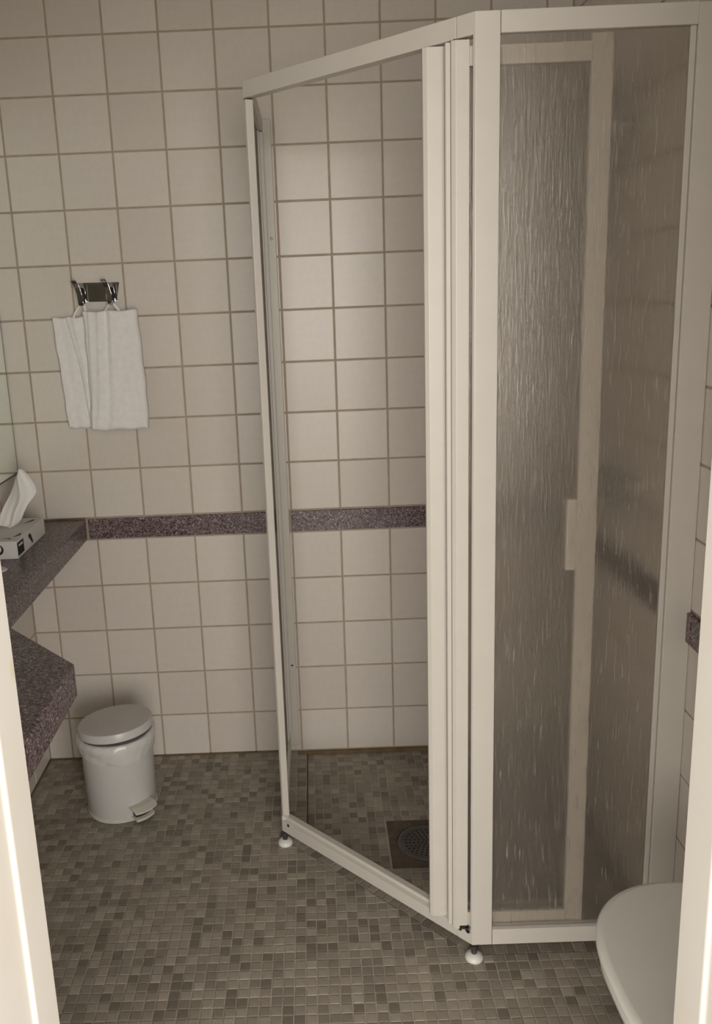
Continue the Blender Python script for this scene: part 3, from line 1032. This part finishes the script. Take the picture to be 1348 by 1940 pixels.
lrows = [(1.418, 0.087, 0.190), (1.36, 0.088, 0.190), (1.30, 0.093, 0.190), (1.22, 0.097, 0.188), (1.15, 0.099, 0.182), (1.094, 0.104, 0.178)]
towel('hand_towel', lrows, [(0.40, 0.93, 0.006)], [(0.18, 0.40, -0.004, 0.12), (0.62, 0.97, 0.003, 0.06)], 0.008,
      'white hand towel hanging behind, left of the two on the hook',
      [bez((0.178, -0.020, 1.4535), (0.160, -0.022, 1.44), (0.150, -0.022, 1.412), 6), bez((0.184, -0.021, 1.4535), (0.189, -0.024, 1.44), (0.188, -0.024, 1.418), 6)])
rrows = [(1.432, 0.182, 0.337), (1.38, 0.183, 0.340), (1.30, 0.182, 0.343), (1.22, 0.181, 0.346), (1.15, 0.178, 0.346), (1.090, 0.174, 0.345)]
towel('hand_towel', rrows, [(0.10, 0.02, 0.006)], [(0.32, 0.16, 0.007, 0.05), (0.55, 0.42, 0.007, 0.07), (0.44, 0.30, -0.005, 0.05), (0.80, 0.78, -0.003, 0.14)], 0.031,
      'white hand towel hanging in front, right of the two on the hook',
      [bez((0.2605, -0.0215, 1.4535), (0.250, -0.026, 1.44), (0.242, -0.034, 1.424), 6), bez((0.2665, -0.0215, 1.4535), (0.278, -0.026, 1.443), (0.290, -0.034, 1.424), 6)])

# ------------------------------------------------------------------ pedal bin
BC = Vector((0.2175, -0.262, 0.0))
pbn = empty('pedal_bin', BC, 'round white pedal bin with bag edge showing, beside the granite counter', 'bin')
keep(lathe('base_ring', [(0.098, 0.0), (0.1015, 0.002), (0.1015, 0.010), (0.0995, 0.012)], MT['grey_plastic'], segs=64, loc=BC), pbn)
keep(lathe('bucket', [(0.099, 0.012), (0.100, 0.014), (0.1025, 0.22), (0.1035, 0.242), (0.100, 0.244)], MT['bin_paint'], segs=64, loc=BC), pbn)
# bag edge: a loose rolled skirt over the rim
vs, fs = [], []
NS = 96
bag_prof = [(0.1045, 0.188), (0.1075, 0.194), (0.1070, 0.205), (0.1110, 0.218), (0.1135, 0.232), (0.1110, 0.243), (0.1045, 0.248), (0.098, 0.243)]
for j, (r, z) in enumerate(bag_prof):
    for i in range(NS):
        t = 2 * math.pi * i / NS
        wob = 0.0016 * math.sin(5 * t + j) + 0.0010 * math.sin(13 * t + 2 * j) + 0.0008 * math.sin(23 * t - j)
        zz = z + (0.007 * math.sin(2 * t + 0.6) + 0.003 * math.sin(7 * t)) * max(0.0, 1 - j / 3.0)
        vs.append((BC.x + (r + wob) * math.cos(t), BC.y + (r + wob) * math.sin(t), zz))
for j in range(len(bag_prof) - 1):
    for i in range(NS):
        k = (i + 1) % NS
        fs.append((j * NS + i, j * NS + k, (j + 1) * NS + k, (j + 1) * NS + i))
keep(mesh_obj('bag_edge', vs, fs, MT['bag'], smooth=True), pbn)
# lid: tilted up a little on the pedal side
pd = Vector((0.70, -0.714, 0)).normalized()
lid = lathe('lid', [(0.1030, -0.003), (0.1065, -0.001), (0.1065, 0.019), (0.1050, 0.0225), (0.1010, 0.0235), (0.06, 0.0265), (0.0, 0.0275)], MT['bin_paint'], segs=64, cap=False)
ax = Vector((0, 0, 1)).cross(pd)
lid.matrix_world = Matrix.Identity(4)
rotm = Matrix.Translation(BC + Vector((0.002, 0, 0.242)) - pd * 0.1) @ Matrix.Rotation(math.radians(-5.0), 4, ax) @ Matrix.Translation(pd * 0.1)
lid.data.transform(rotm)
keep(lid, pbn)
hg = -pd
hc = BC + hg * 0.108
keep(lathe('hinge', [(0.007, -0.022), (0.008, -0.02), (0.008, 0.02), (0.007, 0.022)], MT['bin_paint'], segs=14, loc=(hc.x, hc.y, 0.243), axis=ax), pbn)
# pedal: curved tread over a lower arm
tg = Vector((-pd.y, pd.x, 0))
def pedal_sheet(r0, r1, half, z_in, z_out, th, bow):
    vs, fs = [], []
    N = 12
    for (rr, zz) in ((r0, z_in), ((r0 + r1) / 2, (z_in + z_out) / 2 + 0.002), (r1, z_out)):
        for i in range(N + 1):
            s = -1 + 2 * i / N
            p = BC + pd * (rr - bow * s * s) + tg * (half * s)
            vs.append((p.x, p.y, zz))
    n0 = len(vs)
    vs += [(x, y, z - th) for x, y, z in vs]
    W = N + 1
    for j in range(2):
        for i in range(N):
            a = j * W + i
            fs.append((a, a + 1, a + W + 1, a + W))
            fs.append(tuple(n0 + q for q in (a, a + W, a + W + 1, a + 1)))
    def rim(idx):
        for p, q in zip(idx[:-1], idx[1:]):
            fs.append((p, q, n0 + q, n0 + p))
    rim(list(range(W)))
    rim([2 * W + i for i in range(W)])
    rim([0, W, 2 * W])
    rim([N, W + N, 2 * W + N])
    return vs, fs
def fixn(o):
    bm = bmesh.new()
    bm.from_mesh(o.data)
    bmesh.ops.recalc_face_normals(bm, faces=bm.faces)
    bm.to_mesh(o.data)
    bm.free()
    return o
v2, f2 = pedal_sheet(0.101, 0.139, 0.036, 0.050, 0.042, 0.005, 0.010)
tread = keep(fixn(mesh_obj('pedal', v2, f2, MT['grey_plastic'])), pbn)
v2, f2 = pedal_sheet(0.098, 0.128, 0.030, 0.018, 0.015, 0.007, 0.006)
keep(fixn(mesh_obj('pedal_rest', v2, f2, MT['grey_plastic'])), pbn)
v2, f2 = pedal_sheet(0.090, 0.118, 0.026, 0.040, 0.034, 0.018, 0.006)
keep(fixn(mesh_obj('pedal_arm', v2, f2, MT['rubber'])), pbn)

# ------------------------------------------------------------------ toilet (wall hung on the door wall)
TX, TYF, TYB, TZ = 1.4035, -1.246, -1.665, 0.46
def lid_outline(grow, n=72):
    pts = []
    yc = -1.435
    for i in range(n):
        t = 2 * math.pi * i / n
        c, s = math.cos(t), math.sin(t)
        e = 2.25
        hx = 0.1675 + grow
        hy = (TYF - yc if s > 0 else yc - TYB) + grow
        px = TX + hx * math.copysign(abs(c) ** (2 / e), c) * (1.0 if s > 0 else 1 - 0.10 * abs(s) ** 2)
        py = yc + hy * math.copysign(abs(s) ** (2 / (e if s > 0 else 3.4)), s)
        pts.append((px, py))
    return pts
def slab_of(name, stack, mt, parent):
    """closed body from outlines at rising heights"""
    vs, fs = [], []
    n = len(stack[0][0])
    for pl, z in stack:
        vs += [(x, y, z) for x, y in pl]
    for j in range(len(stack) - 1):
        for i in range(n):
            k = (i + 1) % n
            fs.append((j * n + i, j * n + k, (j + 1) * n + k, (j + 1) * n + i))
    fs.append(tuple(range(n))[::-1])
    fs.append(tuple((len(stack) - 1) * n + i for i in range(n)))
    o = fixn(mesh_obj(name, vs, fs, mt))
    for p in o.data.polygons:
        p.use_smooth = len(p.vertices) == 4
    return keep(o, parent)
tl = empty('toilet', (TX, YF, 0.2), 'wall-hung toilet with closed grey-white lid in the right foreground', 'toilet')
slab_of('lid', [(lid_outline(-0.004), TZ - 0.016), (lid_outline(0), TZ - 0.013), (lid_outline(0.0), TZ - 0.007), (lid_outline(-0.004), TZ - 0.002), (lid_outline(-0.012), TZ)], MT['seat'], tl)
slab_of('seat', [(lid_outline(-0.010), TZ - 0.040), (lid_outline(-0.005), TZ - 0.036), (lid_outline(-0.005), TZ - 0.022), (lid_outline(-0.008), TZ - 0.018)], MT['plastic'], tl)
def bowl_outline(f, yb):
    out = []
    for x, y in lid_outline(-0.014):
        yy = yb + (y - yb) * f if y > -1.5 else y
        out.append((TX + (x - TX) * f, max(YF + 0.002, YF + (y - YF) * (0.55 + 0.45 * f) if y > -1.6 else YF + 0.002)))
    return out
slab_of('bowl', [(bowl_outline(0.45, -1.6), 0.10), (bowl_outline(0.62, -1.6), 0.12), (bowl_outline(0.78, -1.6), 0.22), (bowl_outline(0.84, -1.6), 0.33), (bowl_outline(0.87, -1.6), 0.40), (bowl_outline(0.87, -1.6), TZ - 0.041)], MT['ceramic'], tl)
for s in (-1, 1):
    keep(lathe('hinge', [(0.009, -0.02), (0.010, -0.018), (0.010, 0.018), (0.009, 0.02)], MT['chrome'], segs=14, loc=(TX + 0.075 * s, TYB - 0.008, TZ - 0.018), axis=(1, 0, 0)), tl)
